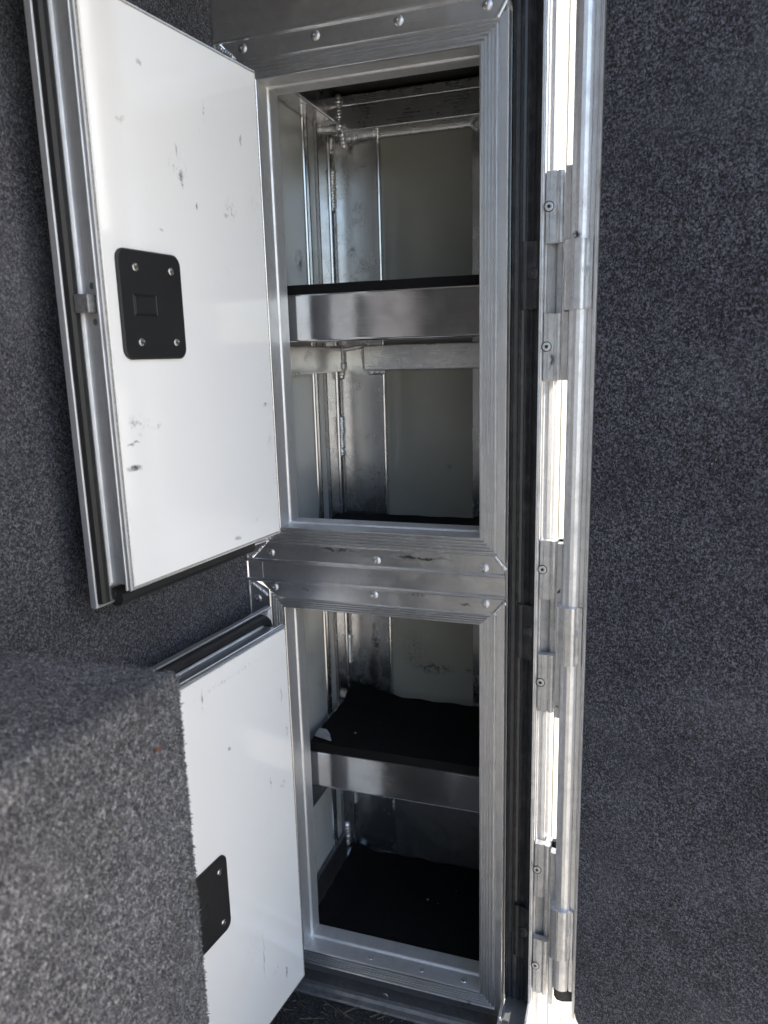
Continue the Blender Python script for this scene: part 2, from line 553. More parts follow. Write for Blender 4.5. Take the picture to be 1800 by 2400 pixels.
OXID = plain("dark_bolt_metal", (0.34, 0.345, 0.35), 0.42, 0.9, 0.25, 260)
PAINT = white_panel("white_trailer_paint", (0.46, 0.445, 0.405), 0.25, seed=5.0, grime=0.1,
                    marks=[((0.106, 0.03, 0.97), (0.02, 0.06, 0.012), 0.9, 0.56), ((0.106, 0.03, 0.955), (0.02, 0.06, 0.02), 0.9, 0.6),
                           ((0.106, 0.03, 0.5), (0.02, 0.06, 0.1), 0.9, 0.66), ((0.106, 0.03, 0.4), (0.02, 0.06, 0.1), 0.9, 0.66)])

# ------------------------------------------------------------------ dimensions (metres)
X0, X1 = -0.3055, 0.0
ZU = (0.8283, 1.4497)
ZL = (0.0793, 0.6988)
XR = 0.0367
XL = -0.3685
YJ = 0.058

# ------------------------------------------------------------------ setting
def ground_mat():
    t = NT("pale_gravel")
    a = t.noise(t.co, 60, 5, 0.7)
    b = t.noise(t.co, 3, 4, 0.6)
    c = t.mix(t.rng(a, 0.35, 0.7), (0.33, 0.29, 0.235), (0.56, 0.51, 0.44))
    c = t.mix(t.rng(b, 0.4, 0.7, 0, 0.35), c, (0.25, 0.25, 0.2))
    return t.setp(Base_Color=c, Roughness=0.9, Normal=t.bump(a, 0.6, 0.01))
bm = bmesh.new()
N = 24
gv = {}
for i in range(N+1):
    for j in range(N+1):
        gx = (i/N*2-1); gy = (j/N*2-1)
        gv[i, j] = bm.verts.new((gx*abs(gx)*180, gy*abs(gy)*180, -0.45))
for i in range(N):
    for j in range(N):
        bm.faces.new((gv[i, j], gv[i+1, j], gv[i+1, j+1], gv[i, j+1]))
tag(link("ground", bm, ground_mat()), kind="structure")

bm = box(bmesh.new(), -0.75, 0.034, -2.3, 0.0035, -0.03, 0.0)
tag(link("trailer_floor", bm, CARPET_DARK), kind="structure")

CEIL = plain("ceiling_panel", (0.55, 0.55, 0.54), 0.5)
tag(link("ceiling", box(bmesh.new(), -0.75, 0.112, -2.3, 1.4, 1.98, 2.02), CEIL), kind="structure")

# direction of the side wall and of the open doors
TH = R(-97.5)
D = Vector((math.cos(TH), math.sin(TH), 0))
NV = Vector((-D.y, D.x, 0))

# carpeted side wall
bm = bmesh.new()
a = Vector((XL-0.0005, 0.002, 0))
b = a + D*2.25
o_ = -NV*0.03
# front face subdivided for a faintly uneven surface
nu, nvv = 60, 50
gv = {}
for i in range(nu+1):
    for j in range(nvv+1):
        p = a + D*(2.25*i/nu) + Vector((0, 0, 1.979*j/nvv+0.0005))
        w = 0.0012*math.sin(i*0.9+j*0.35)*math.sin(j*0.5) if 0 < i < nu else 0
        gv[i, j] = bm.verts.new(p+NV*w)
for i in range(nu):
    for j in range(nvv):
        bm.faces.new((gv[i, j], gv[i+1, j], gv[i+1, j+1], gv[i, j+1]))
q = [bm.verts.new(v) for v in (a+o_, b+o_, b+o_+Vector((0, 0, 1.979)), a+o_+Vector((0, 0, 1.979)))]
bm.faces.new(q)
bm.faces.new((gv[nu, 0], q[1], q[2], gv[nu, nvv]))
tag(link("side_wall", bm, CARPET, smooth=False), "grey carpeted side wall behind the two open cabinet doors", "wall")

# the rest of the trailer shell behind the doorway
RW_ = box(bmesh.new(), -0.72, 0.068, -2.27, -2.24, 0.0005, 1.979)  # unseen end wall, coloured pale to brighten reflections in the metal
tag(link("rear_wall", RW_, white_panel("pale_reflector_panel", (0.80, 0.79, 0.77), 0.3, seed=6.0)), "unseen end wall of the trailer, made pale to brighten the metal", "wall")
OW_ = box(bmesh.new(), 0.070, 0.1095, -2.27, -1.32, -0.16, 1.979)
box(OW_, 0.0705, 0.1090, -1.3195, -0.075, 1.74, 1.979)  # unseen door header, hung low to cut skylight on upward faces
tag(link("outer_wall", OW_, PAINT), "white outside wall of the trailer on the far side of the doorway", "wall")

# ------------------------------------------------------------------ carpeted box in the foreground
B0 = Vector((-0.188, -0.45, 0))
def wallx(y):
    return XL + D.x/D.y*(y)
bm = bmesh.new()
c1 = B0 + D*0.6
pl = [(B0.x, B0.y), (c1.x, c1.y), (wallx(c1.y)+0.004, c1.y), (wallx(B0.y)+0.004, B0.y)]
extrude_z(bm, pl, 0.0005, 0.80)
bmesh.ops.bevel(bm, geom=[e for e in bm.edges if all(v.co.z > 0.7 for v in e.verts) or
                          abs(e.verts[0].co.z-e.verts[1].co.z) > 0.5], offset=0.009, segments=5, affect='EDGES', profile=0.5)
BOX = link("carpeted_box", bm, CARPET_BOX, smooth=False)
tag(BOX, "box wrapped in grey felt carpet standing in the left foreground", "box")
# pile: short fibres standing on the faces in view
PILE = carpet("lightened_carpet_pile", (0.065, 0.066, 0.072), (0.34, 0.342, 0.355), 330)  # lightened with the box, the doorway light is in its colour
bm = bmesh.new()
def fibre(p, n, L, wd):
    t1 = Vector((rnd.gauss(0, 1), rnd.gauss(0, 1), rnd.gauss(0, 1)))
    t1 = (t1 - n*t1.dot(n)).normalized()
    tip = p + n*L*rnd.uniform(0.25, 0.9) + t1*L*rnd.uniform(0.4, 1.2)
    s = n.cross(t1)*wd
    mid = p + (tip-p)*0.5 + n*L*0.25
    v = [bm.verts.new(x) for x in (p-s-n*0.0005, p+s-n*0.0005, mid+s*0.9, mid-s*0.9, tip)]
    bm.faces.new((v[0], v[1], v[2], v[3]))
    bm.faces.new((v[3], v[2], v[4]))
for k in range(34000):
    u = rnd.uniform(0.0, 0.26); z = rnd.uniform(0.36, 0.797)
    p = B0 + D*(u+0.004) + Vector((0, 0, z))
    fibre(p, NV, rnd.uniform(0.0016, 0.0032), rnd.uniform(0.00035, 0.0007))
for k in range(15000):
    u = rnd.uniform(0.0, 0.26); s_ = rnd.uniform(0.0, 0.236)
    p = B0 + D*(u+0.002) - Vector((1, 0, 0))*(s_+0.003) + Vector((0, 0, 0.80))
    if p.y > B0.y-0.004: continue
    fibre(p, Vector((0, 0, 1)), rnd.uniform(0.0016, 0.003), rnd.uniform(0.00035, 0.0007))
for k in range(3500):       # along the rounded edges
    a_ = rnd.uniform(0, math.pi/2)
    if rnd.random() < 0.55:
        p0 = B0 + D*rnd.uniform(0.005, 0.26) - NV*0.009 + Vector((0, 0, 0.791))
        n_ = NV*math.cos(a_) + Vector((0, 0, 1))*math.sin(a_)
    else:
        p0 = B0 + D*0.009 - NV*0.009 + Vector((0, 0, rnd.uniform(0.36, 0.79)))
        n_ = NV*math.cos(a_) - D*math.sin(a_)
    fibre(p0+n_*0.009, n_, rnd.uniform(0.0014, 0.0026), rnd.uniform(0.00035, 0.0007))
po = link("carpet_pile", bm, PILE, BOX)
po["kind"] = "stuff"

# ------------------------------------------------------------------ the cabinet
CAB = thing("storage_cabinet", "tall built-in aluminium cabinet with two open white doors and shelves inside", "cabinet", (0, 0, 0))

def ribs(e0, e1, n, depth=0.0034):
    out = []
    p = (e1-e0)/n
    for k in range(n):
        a = e0+p*k
        out += [(a+p*0.06, depth*0.35), (a+p*0.2, 0.0), (a+p*0.42, 0.0), (a+p*0.58, depth*0.35), (a+p*0.70, depth), (a+p*0.92, depth)]
    return out

def jamb_profile():
    return [(0.019, YJ+0.0015), (-0.0025, YJ+0.0010), (-0.003, YJ), (-0.003, 0.034), (-0.0022, 0.032), (0.0, 0.030), (0.0, 0.0025), (0.0006, 0.0008), (0.0014, 0.0)]

def opening(z0, z1, which):
    rect = (X0, X1, z0, z1)
    F = link("opening_frame", box(bmesh.new(), X0-0.02, X0-0.018, 0.03, 0.032, z0, z0+0.02), AL_Z, CAB)
    F["label"] = "ribbed aluminium surround of the %s opening" % which
    def clip(prof, ca, cb, extra=()):
        return [(e, y, min(e, ca), min(e, cb)) for e, y in prof]
    jam = jamb_profile()
    jam = [(e, y) for e, y in jam]
    for sd_, mt in (('left', AL_SZ), ('right', AL_SZ), ('top', AL_SX), ('bottom', AL_SX)):
        link("frame_jamb", rail(sd_, rect, jam[:7]), mt, F)
    jam = jam[6:]
    full = jam + ribs(0.0014, 0.024, 5)[1:]
    plate_y = 0.0034
    top_ext = (1.5072-1.4497) if which == "upper" else (0.7439-0.6988)
    bot_ext = (0.8283-0.771) if which == "upper" else 0.0392
    # top rail
    if which == "upper":
        rp = full + [(0.0265, 0.0006), (0.0285, plate_y), (top_ext-0.003, plate_y)]
        xl, xr = 0.063, XR
    else:
        rp = jam + ribs(0.0014, 0.0150, 4)[1:] + [(0.0155, 0.0006), (0.0172, plate_y), (top_ext-0.003, plate_y)]
        xl, xr = 0.063, XR
    link("frame_rail", rail('top', rect, clip(rp, xl, xr)), AL_X, F)
    if which == "upper":
        bp = full + [(0.0255, 0.0006), (0.0275, plate_y), (bot_ext-0.003, plate_y)]
    else:
        bp = full + [(0.026, 0.0), (0.0385, 0.0008), (0.0392, 0.003), (0.0392, 0.006)]
    link("frame_rail", rail('bottom', rect, clip(bp, xl, xr)), AL_X, F)
    # stiles, their ends mitred to the rails they meet
    topc = 0.0285 if which == "upper" else 0.0172
    lp = full + [(0.0265, 0.0006), (0.0285, plate_y), (0.0605, plate_y), (0.0615, 0.001), (0.063, 0.001), (0.0635, 0.004)]
    lp = [(e, y-0.0003 if e > 0.0014 else y, min(e, bot_ext), min(e, top_ext)) for e, y in lp]
    link("frame_stile", rail('left', rect, lp), AL_Z, F)
    rp2 = jam + ribs(0.0014, 0.0235, 5)[1:] + [(0.0255, 0.0), (0.0355, 0.0), (XR, 0.0012), (XR, 0.02)]
    rp2 = [(e, y-0.0003 if e > 0.0014 else y, min(e, bot_ext), min(e, top_ext)) for e, y in rp2]
    link("frame_stile", rail('right', rect, rp2), AL_Z, F)
    return F
FU = opening(*ZU, "upper")
FL = opening(*ZL, "lower")

def ledge(z, x0, x1, parent=CAB, s=1):
    """rounded raised edge bead running along x"""
    pts = []
    for k in range(9):
        a_ = math.pi*k/8
        pts.append((0.0036-0.0042*math.sin(a_), z-0.0031*math.cos(a_)))
    pts += [(0.006, z+0.0031), (0.006, z-0.0031)]
    return link("edge_bead", extrude_x(bmesh.new(), pts, x0, x1), AL_X, parent, smooth=False)
for z in (0.7735, 0.7414, 1.5042):
    ledge(z, XL, XR)
boxo("filler_plate", AL_X, CAB, -0.3422, XR-0.0005, 0.0035, 0.007, 0.7445, 0.7704)
boxo("filler_plate", AL_X, CAB, XL+0.001, -0.3430, 0.0038, 0.007, 0.7445, 0.7704)
boxo("header_plate", AL_X, CAB, XL-0.004, XR-0.0005, 0.0030, 0.007, 1.5073, 1.979)
AL_KICK = aluminium("aluminium_kick_plate", 'x', 0.36, 0.4, 0.8, 15.0, grit=0.5, mottle=0.4)
# kick plate under the lower opening with a coved foot
pts = [(0.0032, 0.0400), (0.0032, 0.016), (0.001, 0.011), (-0.004, 0.008), (-0.012, 0.0065), (-0.0145, 0.004), (-0.0145, 0.0006), (0.01, 0.0006), (0.01, 0.0400)]
link("kick_plate", extrude_x(bmesh.new(), pts, XL+0.001, XR-0.0012), AL_KICK, CAB)

# rivets
rv = [(-0.3249, 1.492, FU), (-0.2176, 1.4925, FU), (-0.1034, 1.493, FU), (0.0095, 1.4935, FU),
      (-0.3267, 0.7862, FU), (-0.1536, 0.7845, FU), (0.007, 0.7835, FU),
      (-0.3239, 0.7310, FL), (-0.1592, 0.7312, FL), (0.0085, 0.7310, FL), (-0.354, 0.7102, FL)]
for x, z, f in rv:
    rivet((x, 0.0034, z), (0, -1, 0), RIVET, f)
for x in (-0.161,):
    rivet((x, 0.0032, 0.022), (0, -1, 0), AL_KICK, CAB, r=0.0058, h=0.0022)
for x in (-0.19, -0.10, -0.028):     # flat screw heads in the lower sill
    link("screw", lathe(bmesh.new(), (x, 0.016, ZL[0]), (0, 0, 1), [(0.0052, 0), (0.0048, 0.0007), (0.002, 0.0008), (0.0015, 0.0002), (0, 0.0002)]), AL_X, CAB, smooth=True)
# corner welds on the face
def cw(x0_, z0_, x1_, z1_, f, w=0.0065):
    weld([(x0_, 0.002, z0_), (x1_, 0.002, z1_)], w, (0, -1, 0), WELD, f, h=0.55)
cw(0.0225, 0.8010, 0.036, 0.7845, FU)
cw(0.0225, 0.7165, 0.036, 0.7335, FL)
cw(0.0225, 1.478, 0.036, 1.499, FU)
cw(-0.360, 0.780, -0.342, 0.7945, FU)
cw(-0.361, 0.7335, -0.3385, 0.7175, FL)
cw(-0.362, 1.497, -0.342, 1.484, FU, 0.009)
# hinge knuckle of the lower door on the left stile
bm = lathe(bmesh.new(), (-0.351, -0.001, 0.662), (0, 0, 1), [(0, 0), (0.0075, 0), (0.0075, 0.026), (0.004, 0.0262), (0.004, 0.022), (0, 0.022)], 18)
link("hinge_knuckle", bm, AL_Z, FL, smooth=False)

# interior -----------------------------------------------------------------
XW, YB, XRW = -0.327, 0.310, 0.024
ROOF = 1.512
boxo("side_panel", SHADED_IN, CAB, XW-0.01, XW, 0.012, YB, 0.02, ROOF)
boxo("side_panel", SHADED_IN, CAB, XRW, XRW+0.008, 0.012, YB, 0.02, ROOF)
BACK_IN = white_panel("shaded_back_panel", (0.31, 0.305, 0.27), 0.1, seed=2.5, grime=0.7, marks=[((-0.15, 0.31, 0.485), (0.05, 0.03, 0.016), 0.98, -0.44), ((-0.19, 0.31, 0.52), (0.03, 0.03, 0.05), 0.8, 0.5), ((-0.08, 0.31, 0.487), (0.012, 0.03, 0.005), 0.9, -0.38), ((-0.12, 0.31, 0.88), (0.01, 0.03, 0.01), 0.6, -0.5)])  # base colour darkened to carry the shade inside the compartments
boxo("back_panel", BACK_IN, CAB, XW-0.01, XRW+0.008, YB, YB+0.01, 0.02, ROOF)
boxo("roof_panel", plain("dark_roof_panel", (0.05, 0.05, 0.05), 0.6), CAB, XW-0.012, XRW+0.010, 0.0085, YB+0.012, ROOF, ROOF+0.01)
boxo("floor_panel", AL_INX, CAB, XW+0.0005, XRW-0.0005, 0.062, YB-0.0005, 0.742, 0.776)
boxo("floor_panel", AL_INX, CAB, XW+0.0005, XRW-0.0005, 0.062, YB-0.0005, 0.045, 0.064)
# vertical posts and trims: profile in plan (x, y), extruded
def vprof(name, pts, z0, z1, mat=AL_IN):
    return link(name, extrude_z(bmesh.new(), pts, z0, z1), mat, CAB)
for z0, z1 in ((0.777, ROOF-0.001), (0.065, 0.741)):
    # corner post on the back wall with rolled right edge
    vprof("corner_post", [(-0.3235, YB-0.001), (-0.3235, 0.3035), (-0.3215, 0.3025), (-0.2385, 0.3025), (-0.2375, 0.2995), (-0.2355, 0.2985), (-0.2335, 0.2995), (-0.2325, 0.3025), (-0.2325, YB-0.001)], z0, z1)
    # leg of the post on the left wall
    vprof("corner_post", [(XW+0.0005, 0.238), (-0.3215, 0.239), (-0.3205, 0.2405), (-0.3215, 0.2425), (-0.3235, 0.243), (-0.3235, 0.2895), (-0.321, 0.2905), (-0.3198, 0.2925), (-0.321, 0.2945), (-0.3235, 0.2955), (-0.3235, 0.3022), (XW+0.0005, 0.3022)], z0, z1)
    vprof("panel_trim", [(XW+0.0004, 0.192), (-0.3245, 0.193), (-0.3235, 0.195), (-0.3245, 0.197), (-0.3245, 0.206), (-0.3235, 0.208), (-0.3245, 0.210), (XW+0.0004, 0.211)], z0, z1, AL_IN)
    vprof("panel_trim", [(-0.0735, YB-0.001), (-0.0735, 0.306), (-0.0725, 0.3045), (-0.06, 0.3045), (-0.0585, 0.298), (-0.054, 0.296), (0.0235, 0.296), (0.0235, YB-0.001)], z0, z1)
# beams at the top
boxo("top_beam", AL_INX, CAB, -0.2885, XRW-0.001, 0.262, YB-0.0022, 1.4475, 1.486, bevel=0.002)
boxo("top_beam", AL_INX, CAB, -0.2885, XRW-0.001, 0.2660, YB-0.0024, 1.487, 1.504, bevel=0.002)
boxo("top_beam", AL_INY, CAB, XW+0.001, -0.2895, 0.0605, 0.3, 1.4585, 1.5, bevel=0.0025)
# beams under the upper shelf
boxo("shelf_bearer", AL_INX, CAB, -0.268, XRW-0.001, 0.286, 0.302, 1.0545, 1.0985, bevel=0.002)
boxo("shelf_bearer", AL_INY, CAB, -0.3232, -0.312, 0.062, 0.298, 1.0535, 1.0983, bevel=0.002)
boxo("shelf_bearer", AL_INY, CAB, -0.3232, -0.312, 0.078, 0.298, 0.300, 0.344, bevel=0.002)
# bottom rails
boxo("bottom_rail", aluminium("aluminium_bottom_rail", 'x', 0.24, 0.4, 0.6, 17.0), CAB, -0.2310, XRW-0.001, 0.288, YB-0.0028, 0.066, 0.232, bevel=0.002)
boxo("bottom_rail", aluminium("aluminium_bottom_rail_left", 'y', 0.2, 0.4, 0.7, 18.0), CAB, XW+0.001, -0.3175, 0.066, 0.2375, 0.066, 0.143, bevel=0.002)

# interior weld beads
WN = (0.35, -1, 0)
def iw(pts, w=0.0085, n=WN, h=0.6):
    weld(pts, w*1.35, n, WELD, CAB, h=h, pitch=0.34)
yb = 0.2995
iw([(-0.3205, yb, 1.397), (-0.3225, yb, 1.336)], 0.010)
iw([(-0.3205, yb, 1.449), (-0.3225, yb, 1.43)], 0.008)
iw([(-0.3205, yb, 0.968), (-0.3225, yb, 0.902)], 0.010)
iw([(-0.3215, yb, 0.538), (-0.3215, yb, 0.486)], 0.010)
iw([(-0.3215, yb, 0.262), (-0.3215, yb, 0.175)], 0.011)
iw([(-0.231, 0.2985, 0.262), (-0.231, 0.2985, 0.175)], 0.010)
iw([(-0.2895, 0.262, 1.501), (-0.2895, 0.262, 1.455)], 0.010)
iw([(-0.303, 0.265, 1.497), (-0.2895, 0.262, 1.490)], 0.009)
iw([(-0.2915, 0.280, 1.4485), (-0.2915, 0.286, 1.432)], 0.010)
iw([(-0.288, 0.290, 1.444), (-0.236, 0.290, 1.4455)], 0.009, (0, -1, -0.3))
iw([(-0.327, 0.262, 1.456), (-0.292, 0.262, 1.452)], 0.009, (0, -1, -0.3))
iw([(-0.232, 0.302, 1.4455), (-0.075, 0.302, 1.4455), (-0.065, 0.299, 1.437)], 0.005, (0, -1, -0.2), 0.4)
iw([(-0.315, 0.299, 1.094), (-0.313, 0.299, 1.062), (-0.318, 0.3, 1.045)], 0.010)
iw([(-0.309, 0.299, 1.093), (-0.272, 0.297, 1.098)], 0.006)
iw([(-0.271, 0.296, 1.094), (-0.268, 0.296, 1.062), (-0.258, 0.298, 1.0515), (-0.236, 0.299, 1.052)], 0.008)
iw([(-0.319, 0.245, 0.155), (-0.319, 0.245, 0.115)], 0.011)

# shelves
def shelf(z0, z1, front, which):
    sh = boxo("shelf", AL_INX, CAB, XW+0.003, XRW-0.002, front+0.002, 0.285, z1-0.003, z1)
    sh["label"] = "%s shelf with folded bright metal lip" % which
    y = front
    pts = [(y, z1-0.0005), (y-0.0008, z1-0.002)]
    zc = z0+0.005
    pts += [(y-0.0008, zc)]
    for k in range(1, 7):
        a_ = math.pi/2*k/6
        pts.append((y-0.0008+0.005*(1-math.cos(a_)), zc-0.005*math.sin(a_)))
    pts += [(y+0.03, z0), (y+0.03, z0+0.0015), (y+0.002, z0+0.0015), (y+0.0018, z1-0.0005)]
    link("shelf_lip", extrude_x(bmesh.new(), pts, XW+0.004, XRW-0.003), AL_LIP, sh)
    return sh
shelf(1.103, 1.1736, 0.074, "upper")
shelf(0.347, 0.4135, 0.074, "lower")

# rubber mats (lie loose: things of their own)
def mat_mesh(x0, x1, y0, y1, z0, th, wav=0.0015, curl=None, nx=26, ny=18):
    bm = bmesh.new()
    T = {}; Bt = {}
    for i in range(nx+1):
        for j in range(ny+1):
            u, v = i/nx, j/ny
            x = x0+(x1-x0)*u; y = y0+(y1-y0)*v
            if i in (0, nx): x += wav*math.sin(j*1.9+i)*0.8
            if j == ny: y += wav*math.sin(i*1.3)*1.6
            z = z0+th+wav*0.25*math.sin(i*0.8)*math.cos(j*0.7)
            dz = curl(u, v) if curl else 0
            T[i, j] = bm.verts.new((x, y, z+dz))
            Bt[i, j] = bm.verts.new((x, y, z0+max(0, dz)*0.9))
    for i in range(nx):
        for j in range(ny):
            bm.faces.new((T[i, j], T[i+1, j], T[i+1, j+1], T[i, j+1]))
            bm.faces.new((Bt[i, j], Bt[i, j+1], Bt[i+1, j+1], Bt[i+1, j]))
    for i in range(nx):
        bm.faces.new((T[i, 0], Bt[i, 0], Bt[i+1, 0], T[i+1, 0]))
        bm.faces.new((T[i, ny], T[i+1, ny], Bt[i+1, ny], Bt[i, ny]))
    for j in range(ny):
        bm.faces.new((T[0, j], T[0, j+1], Bt[0, j+1], Bt[0, j]))
        bm.faces.new((T[nx, j], Bt[nx, j], Bt[nx, j+1], T[nx, j+1]))
    return bm
G = "rubber mats lining the cabinet"
tag(link("rubber_mat", mat_mesh(-0.318, 0.021, 0.0745, 0.283, 1.1742, 0.0135, 0.0006), MAT_RUB), "flat black rubber mat on the upper shelf, seen edge on", "mat", G)
tag(link("rubber_mat", mat_mesh(-0.312, 0.021, 0.0745, 0.281, 0.4141, 0.0165, 0.0014,
     curl=lambda u, v: 0.022*max(0, v-0.8)/0.2*max(0, 1-u/0.32)), MAT_RUB), "black rubber mat on the lower shelf with a curled back corner", "mat", G)
tag(link("rubber_mat", mat_mesh(-0.319, 0.021, 0.066, 0.293, 0.7766, 0.0134, 0.0012), MAT_RUB), "black rubber mat on the floor of the upper compartment", "mat", G)
tag(link("rubber_mat", mat_mesh(-0.3168, 0.021, 0.0645, 0.285, 0.0646, 0.014, 0.0015,
     curl=lambda u, v: 0.012*max(0, 0.1-u)/0.1), MAT_RUB), "black rubber mat on the bottom floor of the lower compartment", "mat", G)

# paper scrap on the lower shelf mat
bm = bmesh.new()
pp = [(-0.3105, 0.094), (-0.3105, 0.116), (-0.297, 0.118), (-0.282, 0.104), (-0.2745, 0.088), (-0.285, 0.084)]
top = [bm.verts.new((x, y, 0.4325+0.0035*math.sin(i*1.4))) for i, (x, y) in enumerate(pp)]
low = [bm.verts.new((v.co.x, v.co.y, v.co.z-0.0008)) for v in top]
bm.faces.new(top); bm.faces.new(low[::-1])
for i in range(len(pp)):
    j = (i+1) % len(pp)
    bm.faces.new((top[i], low[i], low[j], top[j]))
tag(link("paper_scrap", bm, plain("torn_paper", (0.32, 0.32, 0.31), 0.8)), "torn scrap of pale paper at the front left corner of the lower shelf", "paper scrap")

# ------------------------------------------------------------------ cabinet doors
PW = 0.2915
def door(org, z0, z1, which, marks, plate, gap):
    d = bpy.data.objects.new("cabinet_door", None)
    d.empty_display_size = 0.05
    COL.objects.link(d)
    d.parent = CAB
    d.location = org
    d.rotation_euler = (0, 0, TH)
    d["label"] = "%s white cabinet door swung open to the left" % which
    rect = (0, PW, z0, z1)
    wm = white_panel("white_door_skin_"+which, (0.87, 0.87, 0.86), 0.04, marks=marks, seed=3.0 if which == "upper" else 8.0, grime=0.12)
    pts = rrect(0.0008, PW-0.0008, z0+0.0008, z1-0.0008, 0.0015, 2)
    link("door_panel", plate_xz(pts, -0.004, 0.0), wm, d)
    # sealant line round the skin
    link("sealant_line", ring(rect, [(-0.0004, -0.0016), (0.0006, -0.0004), (0.0012, -0.0018)]), plain("aged_sealant", (0.42, 0.41, 0.37), 0.6, 0, 0.45, 420), d)
    prof = [(-0.001, -0.0022), (0.0028, -0.0022), (0.0034, -0.0030), (0.0034, -0.0050), (0.0026, -0.0056), (0.0012, -0.0060), (0.0012, -0.0076),
            (0.0026, -0.0080), (0.0036, -0.0086), (0.0036, -0.0104), (0.0028, -0.0112), (-0.0012, -0.0116), (-0.0016, -0.0130), (-0.0016, -0.0350),
            (-0.0006, -0.0356), (0.0016, -0.0360), (0.0022, -0.0368), (0.0022, -0.0405), (0.004, -0.0412), (0.0185, -0.0412), (0.0192, -0.0402), (0.0192, -0.0385), (0.0200, -0.0376),
            (0.0216, -0.0376), (0.0224, -0.0384), (0.0224, -0.0466), (0.0212, -0.0472), (-0.02, -0.0472)]
    x0, x1 = rect[0], rect[1]
    vert = [(e, y) for e, y in prof]
    bmv = rail('right', rect, vert)
    bm2 = rail('left', rect, vert)
    link("door_stile", bmv, AL_DOOR, d)
    link("door_stile", bm2, AL_DOOR, d)
    link("door_rail", rail('top', rect, vert), AL_DOORX, d)
    link("door_rail", rail('bottom', rect, vert), AL_DOORX, d)
    # outer skin (towards the wall)
    boxo("outer_skin", wm, d, -0.019, PW+0.019, -0.0490, -0.0474, z0-0.019, z1+0.019)
    # rubber seal on the flange
    sec = [(-0.0086, -0.0411), (-0.0088, -0.0360), (-0.0072, -0.0318), (-0.0030, -0.0298), (0.0022, -0.0304), (0.0056, -0.0332), (0.0070, -0.0375), (0.0072, -0.0411)]
    e = 0.0118
    if which == "upper":
        link("rubber_seal", sweep([(PW+e, z0-0.017), (PW+e, z1+0.018)], sec), RUB, d, smooth=False)
        link("rubber_seal", sweep([(0.030, z0-e-0.0035), (PW-0.004, z0-e-0.0035)], [(a_*1.3, -0.041+(b_+0.041)*1.5) for a_, b_ in sec]), RUB, d)
        link("rubber_seal", sweep([(0.0245, z0-e+0.003), (0.0002, z0-e+0.003)], [(a_*0.75, b_) for a_, b_ in sec]), RUB, d)
        link("rubber_seal", sweep([(PW-0.004, z1+e), (0.02, z1+e), (0.008, z1+e-0.002), (-0.004, z1+0.002), (-e+0.002, z1-0.012), (-e+0.002, z0)], sec), RUB, d)
        # hollow end of the lower seal
        bm = lathe(bmesh.new(), (PW-0.0038, -0.0372, z0-e), (1, 0, 0), [(0.0036, 0), (0.0030, 0.0008), (0.0022, 0.0004), (0.0018, 0.0001), (0, 0.0001)], 14)
        link("seal_end", bm, DARKM, d)
    else:
        path = [(PW+e, z0), (PW+e, z1-0.02)]
        for k in range(0, 8):
            a_ = R(90*k/7)
            path.append((PW+e-0.022+0.022*math.cos(a_), z1+e-0.022+0.022*math.sin(a_)))
        for k in range(0, 8):
            a_ = R(90+90*k/7)
            path.append((-e+0.026+0.024*math.cos(a_), z1+e-0.024+0.024*math.sin(a_)))
        path.append((-e+0.002, z0))
        link("rubber_seal", sweep(path, [(-a_, b_) for a_, b_ in sec]), RUB, d)
    # latch plate
    a0, a1, b0, b1 = plate
    lp_ = link("latch_plate", plate_xz(rrect(a0, a1, b0, b1, 0.0115, 7), 0.0002, 0.0042, 0.0016), BLACK, d)
    cz = (b0+b1)/2
    # recessed rectangular key in the plate
    link("latch_key", plate_xz(rrect(a0+0.047, a0+0.078, cz-0.0092, cz+0.0092, 0.001, 2), 0.0042, 0.0050, 0.0006), BLACK, d)
    link("latch_slot", ring((a0+0.0462, a0+0.0788, cz-0.0100, cz+0.0100), [(0.0, 0.00422), (0.0009, 0.0050), (0.0018, 0.00424)]), BLACK, d)
    for dx in (0.0178, 0.0735):
        for dz in (0.0185, (b1-b0)-0.0185):
            screw((a0+dx, 0.0042, b0+dz), (0, 1, 0), SCREW, d, dark=DARKM)
    # latch bolt in the free edge, with its two flush screws
    zb = cz+0.0005
    bm = bmesh.new()
    lo = [(-0.0145, zb-0.0095), (-0.0290, zb-0.0095), (-0.0290, zb+0.0095), (-0.0145, zb+0.0095)]
    v0 = [bm.verts.new((PW-0.0016, y, z)) for y, z in lo]
    v1 = [bm.verts.new((PW+(0.0165 if y < -0.02 else 0.0115), y, z)) for y, z in lo]
    bm.faces.new(v0[::-1]); bm.faces.new(v1)
    for i in range(4):
        j = (i+1) % 4
        bm.faces.new((v0[i], v0[j], v1[j], v1[i]))
    link("latch_bolt", bm, OXID, d, bevel=0.001)
    for dz in (-0.0185, 0.0185):
        link("screw", lathe(bmesh.new(), (PW-0.0016, -0.0205, zb+dz), (1, 0, 0), [(0.0036, 0), (0.0034, 0.0005), (0.002, 0.0006), (0.0012, 0.0001), (0, 0.0001)], 16), OXID, d, smooth=True)
    return d
